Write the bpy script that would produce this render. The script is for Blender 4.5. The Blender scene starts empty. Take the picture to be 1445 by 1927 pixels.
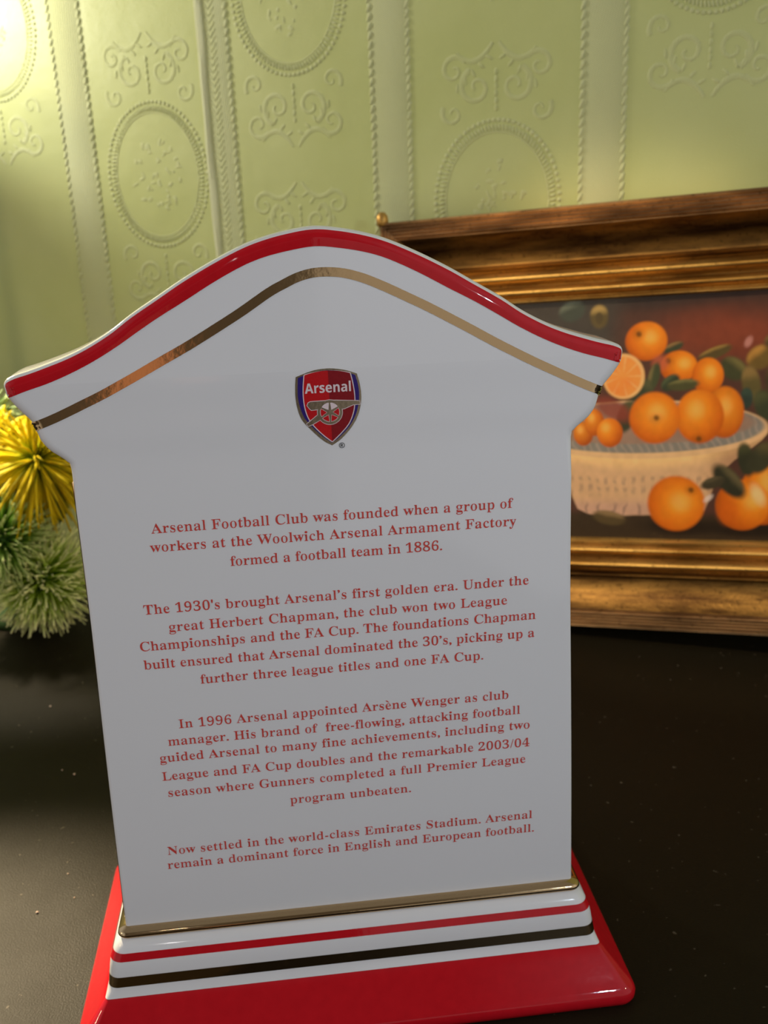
import bpy, math, random
import numpy as np
from mathutils import Vector, Matrix

SC = bpy.context.scene
COL = SC.collection
random.seed(7)
RNG = np.random.default_rng(11)

# ------------------------------------------------------------------ camera
YAW, PITCH, ROLL = math.radians(-5.573), math.radians(17.823), math.radians(2.3205)
FPX = 1857.41
cam_data = bpy.data.cameras.new('camera')
cam = bpy.data.objects.new('camera', cam_data)
COL.objects.link(cam)
fwd = Vector((-math.sin(YAW) * math.cos(PITCH), math.cos(YAW) * math.cos(PITCH), -math.sin(PITCH)))
right = Vector((math.cos(YAW), math.sin(YAW), 0))
down = fwd.cross(right)
r_ = right * math.cos(ROLL) + down * math.sin(ROLL)
d_ = -right * math.sin(ROLL) + down * math.cos(ROLL)
M = Matrix((r_, -d_, -fwd)).transposed().to_4x4()
M.translation = Vector((-0.01167, -0.28595, 0.23504))
cam.matrix_world = M
cam_data.sensor_fit = 'HORIZONTAL'
cam_data.sensor_width = 36.0
cam_data.lens = 36.0 * FPX / 1445.0
cam_data.clip_start = 0.01
cam_data.dof.use_dof = True
cam_data.dof.focus_distance = 0.29
cam_data.dof.aperture_fstop = 29.0
SC.camera = cam

# ------------------------------------------------------------------ view + world + lights
SC.view_settings.view_transform = 'Standard'
SC.view_settings.look = 'None'
SC.view_settings.gamma = 1.0
SC.view_settings.exposure = 0.0
SC.view_settings.use_curve_mapping = False

W_STRENGTH = 0.90
LAMP_POWER = 3.4
WARM_FILL_POWER = 10.0
BASE_FILL_POWER = 28.0
PICTURE_FILL_POWER = 17.0

def new_nodes(idb):
    idb.use_nodes = True
    nt = idb.node_tree
    nt.nodes.clear()
    return nt

def math_node(nt, op, a, b=None, c=None):
    nd = nt.nodes.new('ShaderNodeMath'); nd.operation = op
    for i, v in enumerate((a, b, c)):
        if v is None: continue
        if isinstance(v, (int, float)): nd.inputs[i].default_value = v
        else: nt.links.new(v, nd.inputs[i])
    return nd.outputs[0]

def smooth(nt, v, lo, hi, a=0.0, b=1.0):
    nd = nt.nodes.new('ShaderNodeMapRange'); nd.interpolation_type = 'SMOOTHSTEP'
    nt.links.new(v, nd.inputs[0])
    for i, q in enumerate((lo, hi, a, b)): nd.inputs[i + 1].default_value = q
    return nd.outputs[0]

def mixcol(nt, f, a, b, mode='MIX'):
    nd = nt.nodes.new('ShaderNodeMix'); nd.data_type = 'RGBA'; nd.blend_type = mode
    for s, v in ((nd.inputs['Factor'], f), (nd.inputs[6], a), (nd.inputs[7], b)):
        if isinstance(v, (int, float)): s.default_value = v
        elif isinstance(v, (tuple, list)): s.default_value = (*v, 1)
        else: nt.links.new(v, s)
    return nd.outputs[2]

world = bpy.data.worlds.new('room_ambience'); SC.world = world
nt = new_nodes(world)
tc = nt.nodes.new('ShaderNodeTexCoord'); sx = nt.nodes.new('ShaderNodeSeparateXYZ')
nt.links.new(tc.outputs['Generated'], sx.inputs[0])
X, Y, Z = sx.outputs
room = mixcol(nt, smooth(nt, Z, -0.1, 0.55), (0.52, 0.485, 0.46), (0.64, 0.67, 0.74))
room = mixcol(nt, smooth(nt, X, 0.0, 0.9), room, (0.72, 0.73, 0.76))
room = mixcol(nt, smooth(nt, Z, 0.55, 0.85), room, (0.26, 0.255, 0.25))
room = mixcol(nt, smooth(nt, Z, -0.35, -0.6), room, (0.13, 0.12, 0.105))
# the dim middle of the room, where somebody stands
dim = math_node(nt, 'MULTIPLY', smooth(nt, X, 0.045, 0.035), smooth(nt, Z, 0.26, 0.16))
dim2 = math_node(nt, 'MULTIPLY', smooth(nt, X, 0.42, 0.12), math_node(nt, 'MULTIPLY', smooth(nt, Z, 0.16, 0.26), smooth(nt, Z, 0.90, 0.72)))
dim = math_node(nt, 'MAXIMUM', dim, dim2)
dim = math_node(nt, 'MULTIPLY', dim, smooth(nt, X, -0.70, -0.45))
dim = math_node(nt, 'MULTIPLY', dim, smooth(nt, Y, 0.0, -0.3))
room = mixcol(nt, dim, room, (0.105, 0.09, 0.075))
warm = math_node(nt, 'MULTIPLY', smooth(nt, math_node(nt, 'ABSOLUTE', math_node(nt, 'ADD', X, 0.137)), 0.036, 0.024),
                 smooth(nt, math_node(nt, 'ABSOLUTE', math_node(nt, 'ADD', Z, 0.15)), 0.10, 0.05))
warm = math_node(nt, 'MULTIPLY', warm, smooth(nt, Y, 0.0, -0.3))
room = mixcol(nt, warm, room, (0.75, 0.36, 0.22))
bg = nt.nodes.new('ShaderNodeBackground'); out = nt.nodes.new('ShaderNodeOutputWorld')
nt.links.new(room, bg.inputs[0]); bg.inputs[1].default_value = W_STRENGTH
nt.links.new(bg.outputs[0], out.inputs[0])

def lamp_light(name, loc, power, radius, col):
    l = bpy.data.lights.new(name, 'POINT'); l.energy = power; l.shadow_soft_size = radius; l.color = col
    o = bpy.data.objects.new(name, l); COL.objects.link(o); o.location = loc
    return o
lamp_light('warm_fill_light', (-1.55, -0.25, 0.75), WARM_FILL_POWER, 0.06, (1.0, 0.80, 0.52))  # added warm fill for wall and picture, no floor lamp stands there
def spot_light(name, loc, aim, power, half, blend, radius, col):
    l = bpy.data.lights.new(name, 'SPOT'); l.energy = power; l.shadow_soft_size = radius; l.color = col
    l.spot_size = math.radians(2 * half); l.spot_blend = blend
    o = bpy.data.objects.new(name, l); COL.objects.link(o); o.location = loc
    o.rotation_euler = (Vector(aim) - Vector(loc)).to_track_quat('-Z', 'Y').to_euler()
spot_light('picture_fill_light', (-0.30, -0.10, 0.85), (0.21, 0.259, 0.097), PICTURE_FILL_POWER, 8.8, 0.45, 0.015, (1.0, 0.82, 0.56))  # unseen spot added to brighten the picture
lamp_light('cool_spot_light', (0.32, -0.60, 0.36), 3.2, 0.007, (0.70, 0.84, 1.0))
lamp_light('warm_spot_light', (1.05, -0.60, 0.62), 4.0, 0.016, (1.0, 0.72, 0.42))
lamp_light('far_spot_light', (-0.336, -1.157, 0.738), 0.7, 0.009, (1.0, 0.94, 0.92))

# ------------------------------------------------------------------ materials
def pmat(name, col, rough=0.4, metal=0.0, spec=0.5, coat=0.0):
    m = bpy.data.materials.new(name); nt = new_nodes(m)
    b = nt.nodes.new('ShaderNodeBsdfPrincipled'); o = nt.nodes.new('ShaderNodeOutputMaterial')
    nt.links.new(b.outputs[0], o.inputs[0])
    b.inputs['Base Color'].default_value = (*col, 1); b.inputs['Roughness'].default_value = rough
    b.inputs['Metallic'].default_value = metal; b.inputs['Specular IOR Level'].default_value = spec
    b.inputs['Coat Weight'].default_value = coat; b.inputs['Coat Roughness'].default_value = 0.05
    return m, nt, b

def noise(nt, scale, detail=3.0, rough=0.5, vec=None, coord='Object', stretch=None):
    if vec is None:
        t = nt.nodes.new('ShaderNodeTexCoord'); vec = t.outputs[coord]
    if stretch:
        mp = nt.nodes.new('ShaderNodeMapping'); mp.inputs['Scale'].default_value = stretch
        nt.links.new(vec, mp.inputs[0]); vec = mp.outputs[0]
    n = nt.nodes.new('ShaderNodeTexNoise'); n.inputs['Scale'].default_value = scale
    n.inputs['Detail'].default_value = detail; n.inputs['Roughness'].default_value = rough
    nt.links.new(vec, n.inputs['Vector'])
    return n.outputs[0]

def bump(nt, b, h, strength, dist):
    bp = nt.nodes.new('ShaderNodeBump'); bp.inputs['Strength'].default_value = strength
    bp.inputs['Distance'].default_value = dist
    nt.links.new(h, bp.inputs['Height']); nt.links.new(bp.outputs[0], b.inputs['Normal'])

MAT = {}
m, nt, b = pmat('white_porcelain', (0.82, 0.82, 0.83), 0.07, 0, 0.5)
f = smooth(nt, noise(nt, 900, 2), 0.74, 0.80)                    # tiny specks in the glaze
nt.links.new(mixcol(nt, math_node(nt, 'MULTIPLY', f, 0.12), (0.82, 0.82, 0.83), (0.45, 0.40, 0.36)), b.inputs['Base Color'])
MAT['porcelain'] = m
m, nt, b = pmat('red_glaze', (0.55, 0.006, 0.014), 0.035, 0, 0.32)
nt.links.new(mixcol(nt, noise(nt, 260, 3), (0.50, 0.005, 0.012), (0.62, 0.008, 0.016)), b.inputs['Base Color'])
bump(nt, b, noise(nt, 500, 2), 0.014, 0.001)
MAT['red'] = m
m, nt, b = pmat('gold_lustre', (0.55, 0.39, 0.21), 0.09, 1.0)
bump(nt, b, noise(nt, 420, 2), 0.022, 0.001)
MAT['gold'] = m
MAT['ink'], nt, b = pmat('red_ink', (0.66, 0.085, 0.075), 0.25, 0, 0.2)
nt.links.new(mixcol(nt, noise(nt, 2500, 2), (0.60, 0.05, 0.04), (0.72, 0.09, 0.07)), b.inputs['Base Color'])
MAT['crest_red'], nt, b = pmat('crest_red', (0.55, 0.008, 0.012), 0.15, 0, 0.2)
nt.links.new(mixcol(nt, noise(nt, 1800, 2), (0.50, 0.006, 0.01), (0.60, 0.012, 0.016)), b.inputs['Base Color'])
MAT['crest_dark'], nt, b = pmat('crest_dark_red', (0.24, 0.006, 0.012), 0.15, 0, 0.2)
nt.links.new(mixcol(nt, noise(nt, 1800, 2), (0.22, 0.004, 0.01), (0.28, 0.01, 0.015)), b.inputs['Base Color'])
MAT['crest_blue'], nt, b = pmat('crest_blue', (0.03, 0.015, 0.16), 0.15, 0, 0.2)
nt.links.new(mixcol(nt, noise(nt, 1800, 2), (0.025, 0.012, 0.14), (0.04, 0.02, 0.2)), b.inputs['Base Color'])
MAT['crest_white'], nt, b = pmat('crest_white', (0.80, 0.66, 0.68), 0.2)
MAT['crest_gold'], nt, b = pmat('crest_gold', (0.30, 0.245, 0.17), 0.16, 0.9)
bump(nt, b, noise(nt, 900, 2), 0.025, 0.001)
MAT['black_ink'], nt, b = pmat('black_ink', (0.02, 0.02, 0.02), 0.3)

# wallpaper: pale green, slightly pearly relief
m, nt, b = pmat('green_wallpaper', (0.42, 0.42, 0.17), 0.42, 0, 0.45)
at = nt.nodes.new('ShaderNodeAttribute'); at.attribute_name = 'relief'
n1 = noise(nt, 9, 4); base = mixcol(nt, smooth(nt, n1, 0.3, 0.7), (0.535, 0.575, 0.20), (0.60, 0.635, 0.255))
base = mixcol(nt, math_node(nt, 'MULTIPLY', at.outputs['Fac'], 0.55), base, (0.76, 0.77, 0.46))
nt.links.new(base, b.inputs['Base Color'])
t = nt.nodes.new('ShaderNodeTexCoord'); s = nt.nodes.new('ShaderNodeSeparateXYZ'); nt.links.new(t.outputs['Object'], s.inputs[0])
weave = math_node(nt, 'MULTIPLY', math_node(nt, 'SINE', math_node(nt, 'MULTIPLY', math_node(nt, 'ADD', s.outputs[0], math_node(nt, 'MULTIPLY', s.outputs[2], 0.6)), 4200)),
                  math_node(nt, 'SINE', math_node(nt, 'MULTIPLY', s.outputs[2], 3600)))
wv = math_node(nt, 'MULTIPLY', weave, math_node(nt, 'MULTIPLY', at.outputs['Fac'], 1.3))
hh = math_node(nt, 'ADD', wv, math_node(nt, 'MULTIPLY', noise(nt, 1100, 3), 0.55))
hh = math_node(nt, 'ADD', hh, math_node(nt, 'MULTIPLY', noise(nt, 40, 3), 1.6))
bump(nt, b, hh, 0.40, 0.0012)
MAT['wallpaper'] = m

# black table top: satin lacquer with fine grain and dust
m, nt, b = pmat('black_lacquer', (0.009, 0.0075, 0.005), 0.44, 0, 0.10)
dust = smooth(nt, noise(nt, 330, 2), 0.715, 0.76)
nt.links.new(mixcol(nt, math_node(nt, 'MULTIPLY', dust, 0.5), (0.013, 0.0098, 0.005), (0.18, 0.15, 0.11)), b.inputs['Base Color'])
nt.links.new(smooth(nt, noise(nt, 60, 4), 0.3, 0.7, 0.43, 0.46), b.inputs['Roughness'])
bump(nt, b, noise(nt, 1500, 3, 0.6), 0.25, 0.0008)
MAT['table'] = m

def gilt(name, dark, light, rough):
    m, nt, b = pmat(name, light, rough, 0.92, 0.5)
    nz = noise(nt, 60, 5, 0.65, stretch=(0.25, 1.0, 1.6))
    nz2 = noise(nt, 420, 3)
    c = mixcol(nt, smooth(nt, nz, 0.32, 0.66), dark, light)
    c = mixcol(nt, math_node(nt, 'MULTIPLY', smooth(nt, nz2, 0.58, 0.72), 0.5), c, tuple(q * 0.3 for q in dark))
    nt.links.new(c, b.inputs['Base Color'])
    bump(nt, b, nz2, 0.12, 0.001)
    return m
MAT['gilt'] = gilt('antique_gilt', (0.34, 0.17, 0.035), (0.78, 0.47, 0.13), 0.46)
MAT['bronze'] = gilt('dark_bronze_gilt', (0.06, 0.026, 0.008), (0.32, 0.165, 0.04), 0.44)
MAT['brown'] = gilt('brown_ribbed_edge', (0.20, 0.11, 0.05), (0.58, 0.35, 0.16), 0.45)

def attr_mat(name, attr, rough, spec=0.4, trans=0.0):
    m, nt, b = pmat(name, (1, 1, 1), rough, 0, spec)
    a = nt.nodes.new('ShaderNodeAttribute'); a.attribute_name = attr
    nt.links.new(a.outputs['Color'], b.inputs['Base Color'])
    return m, nt, b
MAT['canvas'], nt, b = attr_mat('oil_paint', 'paint', 0.38, 0.25)
bump(nt, b, noise(nt, 1500, 3), 0.15, 0.0006)
MAT['foliage'], nt, b = attr_mat('artificial_foliage', 'tint', 0.5, 0.3)
b.inputs['Specular IOR Level'].default_value = 0.12
MAT['crumb'], nt, b = pmat('crumb', (0.62, 0.48, 0.38), 0.5)
nt.links.new(mixcol(nt, noise(nt, 1500, 2), (0.45, 0.30, 0.22), (0.75, 0.62, 0.50)), b.inputs['Base Color'])
m, nt, b = pmat('floor_boards', (0.10, 0.06, 0.035), 0.5)
nt.links.new(mixcol(nt, noise(nt, 6, 4, stretch=(1, 12, 1)), (0.06, 0.035, 0.02), (0.13, 0.08, 0.045)), b.inputs['Base Color'])
MAT['floor'] = m
MAT['brass'], nt, b = pmat('lamp_brass', (0.55, 0.38, 0.14), 0.3, 1.0)
m = bpy.data.materials.new('lamp_shade_fabric'); nt = new_nodes(m)
df = nt.nodes.new('ShaderNodeBsdfDiffuse'); df.inputs[0].default_value = (0.7, 0.62, 0.48, 1)
tl = nt.nodes.new('ShaderNodeBsdfTranslucent'); tl.inputs[0].default_value = (0.8, 0.68, 0.45, 1)
mx = nt.nodes.new('ShaderNodeMixShader'); mx.inputs[0].default_value = 0.35
o = nt.nodes.new('ShaderNodeOutputMaterial')
nt.links.new(df.outputs[0], mx.inputs[1]); nt.links.new(tl.outputs[0], mx.inputs[2]); nt.links.new(mx.outputs[0], o.inputs[0])
MAT['shade'] = m

# ------------------------------------------------------------------ mesh helpers
class MB:
    def __init__(s): s.v = []; s.f = []; s.a = []; s.m = []; s.n = 0
    def add(s, v, f, a=None, mi=0):
        v = np.asarray(v, float).reshape(-1, 3)
        s.v.append(v)
        for q in f: s.f.append([i + s.n for i in q]); s.m.append(mi)
        if a is None: a = np.zeros((len(v), 4))
        a = np.asarray(a, float)
        if a.ndim == 1: a = np.tile(a, (len(v), 1))
        s.a.append(a); s.n += len(v)
    def grid(s, P, closed_u=False, closed_v=False, a=None, mi=0, flip=False):
        """P: (nu, nv, 3)"""
        P = np.asarray(P, float); nu, nv = P.shape[:2]
        f = []
        for i in range(nu if closed_u else nu - 1):
            for j in range(nv if closed_v else nv - 1):
                i2, j2 = (i + 1) % nu, (j + 1) % nv
                q = [i * nv + j, i2 * nv + j, i2 * nv + j2, i * nv + j2]
                f.append(q[::-1] if flip else q)
        s.add(P.reshape(-1, 3), f, a, mi)
    def build(s, name, mats, parent=None, smooth=True, attr=None):
        me = bpy.data.meshes.new(name)
        V = np.concatenate(s.v) if s.v else np.zeros((0, 3))
        me.from_pydata(V.tolist(), [], s.f)
        if not isinstance(mats, (list, tuple)): mats = [mats]
        for q in mats: me.materials.append(q)
        if len(mats) > 1: me.polygons.foreach_set('material_index', s.m)
        if smooth: me.polygons.foreach_set('use_smooth', [True] * len(me.polygons))
        if attr:
            A = np.concatenate(s.a)
            at = me.attributes.new(attr, 'FLOAT_COLOR', 'POINT')
            at.data.foreach_set('color', A.astype(np.float32).ravel())
        me.update()
        o = bpy.data.objects.new(name, me); COL.objects.link(o)
        if parent is not None: o.parent = parent
        return o

def fix_normals(o):
    import bmesh
    bm = bmesh.new(); bm.from_mesh(o.data)
    bmesh.ops.recalc_face_normals(bm, faces=bm.faces[:]); bm.to_mesh(o.data); bm.free()
    return o

def auto_smooth(o, ang=40):
    me = o.data
    for p in me.polygons:
        if len(p.vertices) > 8: p.use_smooth = False
    if hasattr(me, 'set_sharp_from_angle'): me.set_sharp_from_angle(angle=math.radians(ang))

def box(mb, lo, hi, mi=0):
    x0, y0, z0 = lo; x1, y1, z1 = hi
    v = [(x0,y0,z0),(x1,y0,z0),(x1,y1,z0),(x0,y1,z0),(x0,y0,z1),(x1,y0,z1),(x1,y1,z1),(x0,y1,z1)]
    mb.add(v, [(0,3,2,1),(4,5,6,7),(0,1,5,4),(1,2,6,5),(2,3,7,6),(3,0,4,7)], None, mi)

def tube(mb, P, R, n=8, a=None, flat=None, caps=True):
    P = np.asarray(P, float); k = len(P)
    R = np.broadcast_to(np.asarray(R, float), (k,))
    T = np.gradient(P, axis=0); T /= np.linalg.norm(T, axis=1)[:, None] + 1e-12
    up = np.array([0, 0, 1.0]) if abs(T[0][2]) < 0.9 else np.array([1.0, 0, 0])
    rings = []
    A = np.cross(T[0], up); A /= np.linalg.norm(A)
    for i in range(k):
        A = A - T[i] * (A @ T[i]); A /= np.linalg.norm(A) + 1e-12
        B = np.cross(T[i], A)
        th = np.arange(n) * 2 * math.pi / n
        rings.append(P[i] + R[i] * (np.cos(th)[:, None] * A + np.sin(th)[:, None] * B))
    G = np.array(rings)
    col = None
    if a is not None:
        a = np.asarray(a, float)
        col = np.repeat(a, n, axis=0) if a.ndim == 2 else a
    mb.grid(G, closed_v=True, a=col)
    if caps:
        base = mb.n - k * n
        mb.f.append([base + i for i in range(n)]); mb.m.append(0)
        mb.f.append([base + (k - 1) * n + n - 1 - i for i in range(n)]); mb.m.append(0)

def lathe(mb, prof, n=32, c=(0, 0, 0)):
    th = np.arange(n) * 2 * math.pi / n
    P = np.array([[(c[0] + r * math.cos(t), c[1] + r * math.sin(t), c[2] + z) for t in th] for r, z in prof])
    mb.grid(P, closed_v=True, flip=True)

def empty(name, loc=(0, 0, 0), label=None, cat=None, group=None):
    o = bpy.data.objects.new(name, None); COL.objects.link(o); o.location = loc
    o.empty_display_size = 0.02
    if label: o['label'] = label
    if cat: o['category'] = cat
    if group: o['group'] = group
    return o

# ------------------------------------------------------------------ setting
EW = np.array([0.89668778, -0.44266356, 0.0])      # along the papered wall
NW = np.array([-0.44266356, -0.89668778, 0.0])     # out of the wall, into the room
WD = -0.3617
WYAW = math.atan2(EW[1], EW[0])
ZT = -0.0393                                        # table top height
ZF = ZT - 0.76
def wpt(u, h, z):                                   # wall coordinates -> world
    p = EW * u + NW * (WD + h); return (p[0], p[1], z)

STRIPES = [-0.4650, -0.3375, -0.2235, -0.1040, 0.0262, 0.1480, 0.2690]
OVALS = [(-0.2765, 0.2535), (-0.1700, 0.3570), (-0.0372, 0.2280), (0.0840, 0.3700), (-0.4010, 0.3560), (0.2080, 0.2280),
         (-0.2765, 0.4560), (-0.0372, 0.4300), (-0.1700, 0.1550)]

def build_wall():
    mb = MB()
    # wall slab
    box(mb, (-1.7, 0.0, ZF), (1.7, 0.06, 1.75))
    def ell(c, rx, rz, h, ang=0.0, nseg=8, rel=1.0):        # a small flattened bump
        rings = [(1.0, 0.0), (0.8, 0.6), (0.4, 0.93)]
        ca, sa = math.cos(ang), math.sin(ang)
        V = []
        for k, hh in rings:
            for i in range(nseg):
                t = 2 * math.pi * i / nseg
                x, z = rx * k * math.cos(t), rz * k * math.sin(t)
                V.append((c[0] + x * ca - z * sa, -h * hh, c[1] + x * sa + z * ca))
        V.append((c[0], -h, c[1]))
        F = []
        for r in range(2):
            for i in range(nseg):
                j = (i + 1) % nseg
                F.append((r * nseg + i, r * nseg + j, (r + 1) * nseg + j, (r + 1) * nseg + i))
        for i in range(nseg): F.append((2 * nseg + i, 2 * nseg + (i + 1) % nseg, 3 * nseg))
        mb.add(V, F, np.array([rel, rel, rel, 1]))
    def ridge(P, wid, h, rel=1.0):                         # a flattened raised line
        P = np.asarray(P, float); k = len(P)
        wid = np.broadcast_to(np.asarray(wid, float), (k,))
        T = np.gradient(P, axis=0); T /= np.linalg.norm(T, axis=1)[:, None] + 1e-12
        N = np.stack([-T[:, 1], T[:, 0]], 1)
        prof = [(-1, 0), (-0.7, 0.7), (0, 1), (0.7, 0.7), (1, 0)]
        G = np.array([[(P[i, 0] + N[i, 0] * wid[i] * q, -h * hh * min(1, wid[i] / 0.0006), P[i, 1] + N[i, 1] * wid[i] * q) for q, hh in prof] for i in range(k)])
        mb.grid(G, a=np.array([rel, rel, rel, 1]))
    Z0, Z1 = 0.0, 0.50
    for si, c in enumerate(STRIPES):
        hw = 0.0135 if si != 2 else 0.0105
        zz = np.linspace(Z0 - 0.04, Z1, 60)
        prof = [(-hw, 0.0), (-hw + 0.0008, 0.0004), (hw - 0.0008, 0.0004), (hw, 0.0)]
        G = np.array([[(c + q, -hh, z) for q, hh in prof] for z in zz])
        rel = np.tile(np.array([[0, 0, 0, 1], [.75, .75, .75, 1], [.75, .75, .75, 1], [0, 0, 0, 1]]), (len(zz), 1))
        mb.grid(G, a=rel)
        for sgn in (-1, 1):
            z = Z0
            if si == 2 and sgn < 0: continue
            while z < Z1:
                ell((c + sgn * (hw - 0.0014), z), 0.0013, 0.0034, 0.0012, ang=-0.45, nseg=7, rel=0.9)
                z += 0.0052
        if si == 2:                                        # lifted paper seam
            zz = np.linspace(Z0, Z1, 160)
            wob = 0.0003 * np.sin(zz * 40) + 0.00015 * np.sin(zz * 133 + 1)
            w = 0.0030 + 0.0004 * np.sin(zz * 60)
            ridge(np.stack([c - hw + 0.0005 + wob, zz], 1), w, 0.0024, 1.5)
            for z in np.arange(Z0, Z1, 0.0042):            # herringbone ribs
                for sgn in (-1, 1):
                    ridge([(c - 0.003 + sgn * 0.0002, z), (c - 0.003 + sgn * 0.0042, z + 0.0050)], 0.00065, 0.0008, 0.8)
    for cu, cz in OVALS:
        th = np.linspace(0, 2 * math.pi, 120)
        a, bb = 0.0325, 0.0405
        ridge(np.stack([cu + a * np.cos(th), cz + bb * np.sin(th)], 1), 0.0006, 0.0004, 0.5)
        for i in range(104):                               # corded inner ring
            t = 2 * math.pi * i / 104
            ell((cu + 0.0350 * math.cos(t), cz + 0.0430 * math.sin(t)), 0.0023, 0.00085, 0.0008, ang=math.atan2(0.043 * math.sin(t), 0.035 * math.cos(t)) + 0.25, nseg=6, rel=0.7)
        for i in range(78):                                # beaded outer ring
            t = 2 * math.pi * i / 78
            ell((cu + 0.0390 * math.cos(t), cz + 0.0472 * math.sin(t)), 0.0015, 0.0015, 0.0007, nseg=7, rel=0.6)
        r = random.Random(int(cu * 1e4) + int(cz * 1e4))
        for i in range(44):                                # flower spray inside
            q = r.random() ** 0.6; t = r.random() * 6.283
            ell((cu + 0.019 * q * math.cos(t), cz + 0.024 * q * math.sin(t)), 0.0012 + 0.0022 * r.random(), 0.0008 + 0.0009 * r.random(), 0.0003, ang=r.random() * 3.14, nseg=7, rel=0.35)
        def spiral(x, z, r0, turns, ph, sgn, w0):
            t = np.linspace(0, 1, 46)
            rad = r0 * (1 - 0.86 * t)
            an = ph + sgn * t * turns * 2 * math.pi
            return np.stack([x + rad * np.cos(an), z + rad * np.sin(an)], 1), w0 * (1 - 0.55 * t)
        for vs in (-1, 1):
            zc = cz + vs * 0.066
            for sx_ in (-1, 1):
                for (dx, dz, r0, turns, ph, w0) in ((0.012, 0.0, 0.0105, 1.3, 1.2, 0.0011), (0.026, 0.010, 0.0085, 1.2, 2.6, 0.0010), (0.027, -0.014, 0.007, 1.1, 0.6, 0.0009)):
                    P, w = spiral(0, 0, r0, turns, ph, -1, w0)
                    ridge(np.stack([cu + sx_ * (dx + P[:, 0]), zc + vs * (dz + P[:, 1])], 1), w * 1.7, 0.00034, 0.35)
                t = np.linspace(0, 1, 24)
                ridge(np.stack([cu + sx_ * (0.002 + 0.022 * t), zc + vs * (0.024 - 0.034 * t + 0.03 * t * t)], 1), 0.0012 * np.sin(math.pi * (0.1 + 0.9 * t)) + 0.0006, 0.00036, 0.35)
                for k in range(5):
                    ell((cu + sx_ * (0.004 + 0.005 * k), zc + vs * (0.016 - 0.004 * k)), 0.003, 0.0011, 0.00045, ang=sx_ * vs * (0.5 + 0.3 * k), nseg=7, rel=0.35)
            for k in range(6):
                ell((cu, zc + vs * (0.004 * k - 0.012)), 0.0012, 0.0022, 0.0006, nseg=7, rel=0.35)
    o = mb.build('wall_back', MAT['wallpaper'], attr='relief')
    auto_smooth(o, 35)
    w0 = NW * WD
    o.location = (w0[0], w0[1], 0); o.rotation_euler = (0, 0, WYAW)
    o['kind'] = 'structure'
    return o
build_wall()
mb = MB(); box(mb, (-1.7, -2.6, ZF - 0.05), (1.7, 0.06, ZF))
fl = mb.build('floor', MAT['floor'], smooth=False); w0 = NW * WD
fl.location = (w0[0], w0[1], 0); fl.rotation_euler = (0, 0, WYAW); fl['kind'] = 'structure'

# black table against the wall
tb = empty('table', (*(NW * (WD + 0.004))[:2], ZF), 'black satin table under the porcelain plaque, picture and artificial flowers', 'table')
tb.rotation_euler = (0, 0, WYAW)
mb = MB(); H = ZT - ZF
pr = [(0.0, 0.0), (0.003, 0.003), (0.003, 0.022), (0.0, 0.025)]
for (x0, x1, y0, y1) in ((-0.85, 0.75, -0.56, -0.001),):
    rows = []
    for ins, dz in ((0.004, -0.030), (0, -0.026), (0, -0.003), (0.003, 0.0)):
        rows.append([(x0 + ins, y0 + ins, H + dz), (x1 - ins, y0 + ins, H + dz), (x1 - ins, y1 - ins, H + dz), (x0 + ins, y1 - ins, H + dz)])
    mb.grid(np.array(rows), closed_v=True, flip=True)
    mb.f.append([12, 13, 14, 15]); mb.m.append(0); mb.f.append([3, 2, 1, 0]); mb.m.append(0)
mb.build('tabletop', MAT['table'], tb, smooth=False)
for lx in (-0.80, 0.70):
    for ly in (-0.51, -0.05):
        mb = MB()
        P = []
        for q, z in ((0.018, 0.0), (0.022, 0.3), (0.026, H - 0.03)):
            P.append([(lx - q, ly - q, z), (lx + q, ly - q, z), (lx + q, ly + q, z), (lx - q, ly + q, z)])
        mb.grid(np.array(P), closed_v=True, flip=True)
        mb.f.append([3, 2, 1, 0]); mb.m.append(0); mb.f.append([8, 9, 10, 11]); mb.m.append(0)
        mb.build('leg', MAT['table'], tb, smooth=False)

# ------------------------------------------------------------------ porcelain plaque
plaque = empty('porcelain_plaque', (0, 0, ZT), 'white porcelain plaque on a red base with red lettering and a small shield crest', 'plaque')
def T2(p): return (p[0], p[1], p[2] - ZT)         # plaque-local (origin at its foot)

HALF = [(0, .2264), (.0065, .2257), (.0137, .2242), (.0205, .2220), (.0289, .2182), (.0375, .2137), (.0449, .2093), (.0528, .2046),
        (.0590, .2004), (.0655, .1968), (.0714, .1942), (.0772, .1922), (.0830, .1904), (.0880, .1891), (.0897, .1884), (.09045, .1872), (.09045, .1858), (.0900, .1840),
        (.0875, .1803), (.0845, .1767), (.0834, .1735), (.0825, .1706), (.0804, .1678), (.0777, .1657), (.0759, .1641), (.0751, .1622),
        (.0751, .1500), (.0755, .1140), (.0765, .0750), (.0773, .0400), (.0780, .0005)]
def catmull(P, n):
    P = np.asarray(P, float); Q = np.vstack([2 * P[0] - P[1], P, 2 * P[-1] - P[-2]])
    out = []
    for i in range(1, len(Q) - 2):
        d = np.linalg.norm(Q[i + 1] - Q[i]); k = max(2, int(round(d / n)))
        for t in np.arange(k) / k:
            a, b_, c, e = Q[i - 1], Q[i], Q[i + 1], Q[i + 2]
            out.append(0.5 * ((2 * b_) + (c - a) * t + (2 * a - 5 * b_ + 4 * c - e) * t * t + (3 * b_ - a - 3 * c + e) * t ** 3))
    out.append(Q[-2]); return np.array(out)
def resample(P, n):
    P = np.asarray(P, float); s = np.concatenate([[0], np.cumsum(np.linalg.norm(np.diff(P, axis=0), axis=1))])
    q = np.linspace(0, s[-1], n)
    return np.stack([np.interp(q, s, P[:, i]) for i in range(P.shape[1])], 1)

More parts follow.
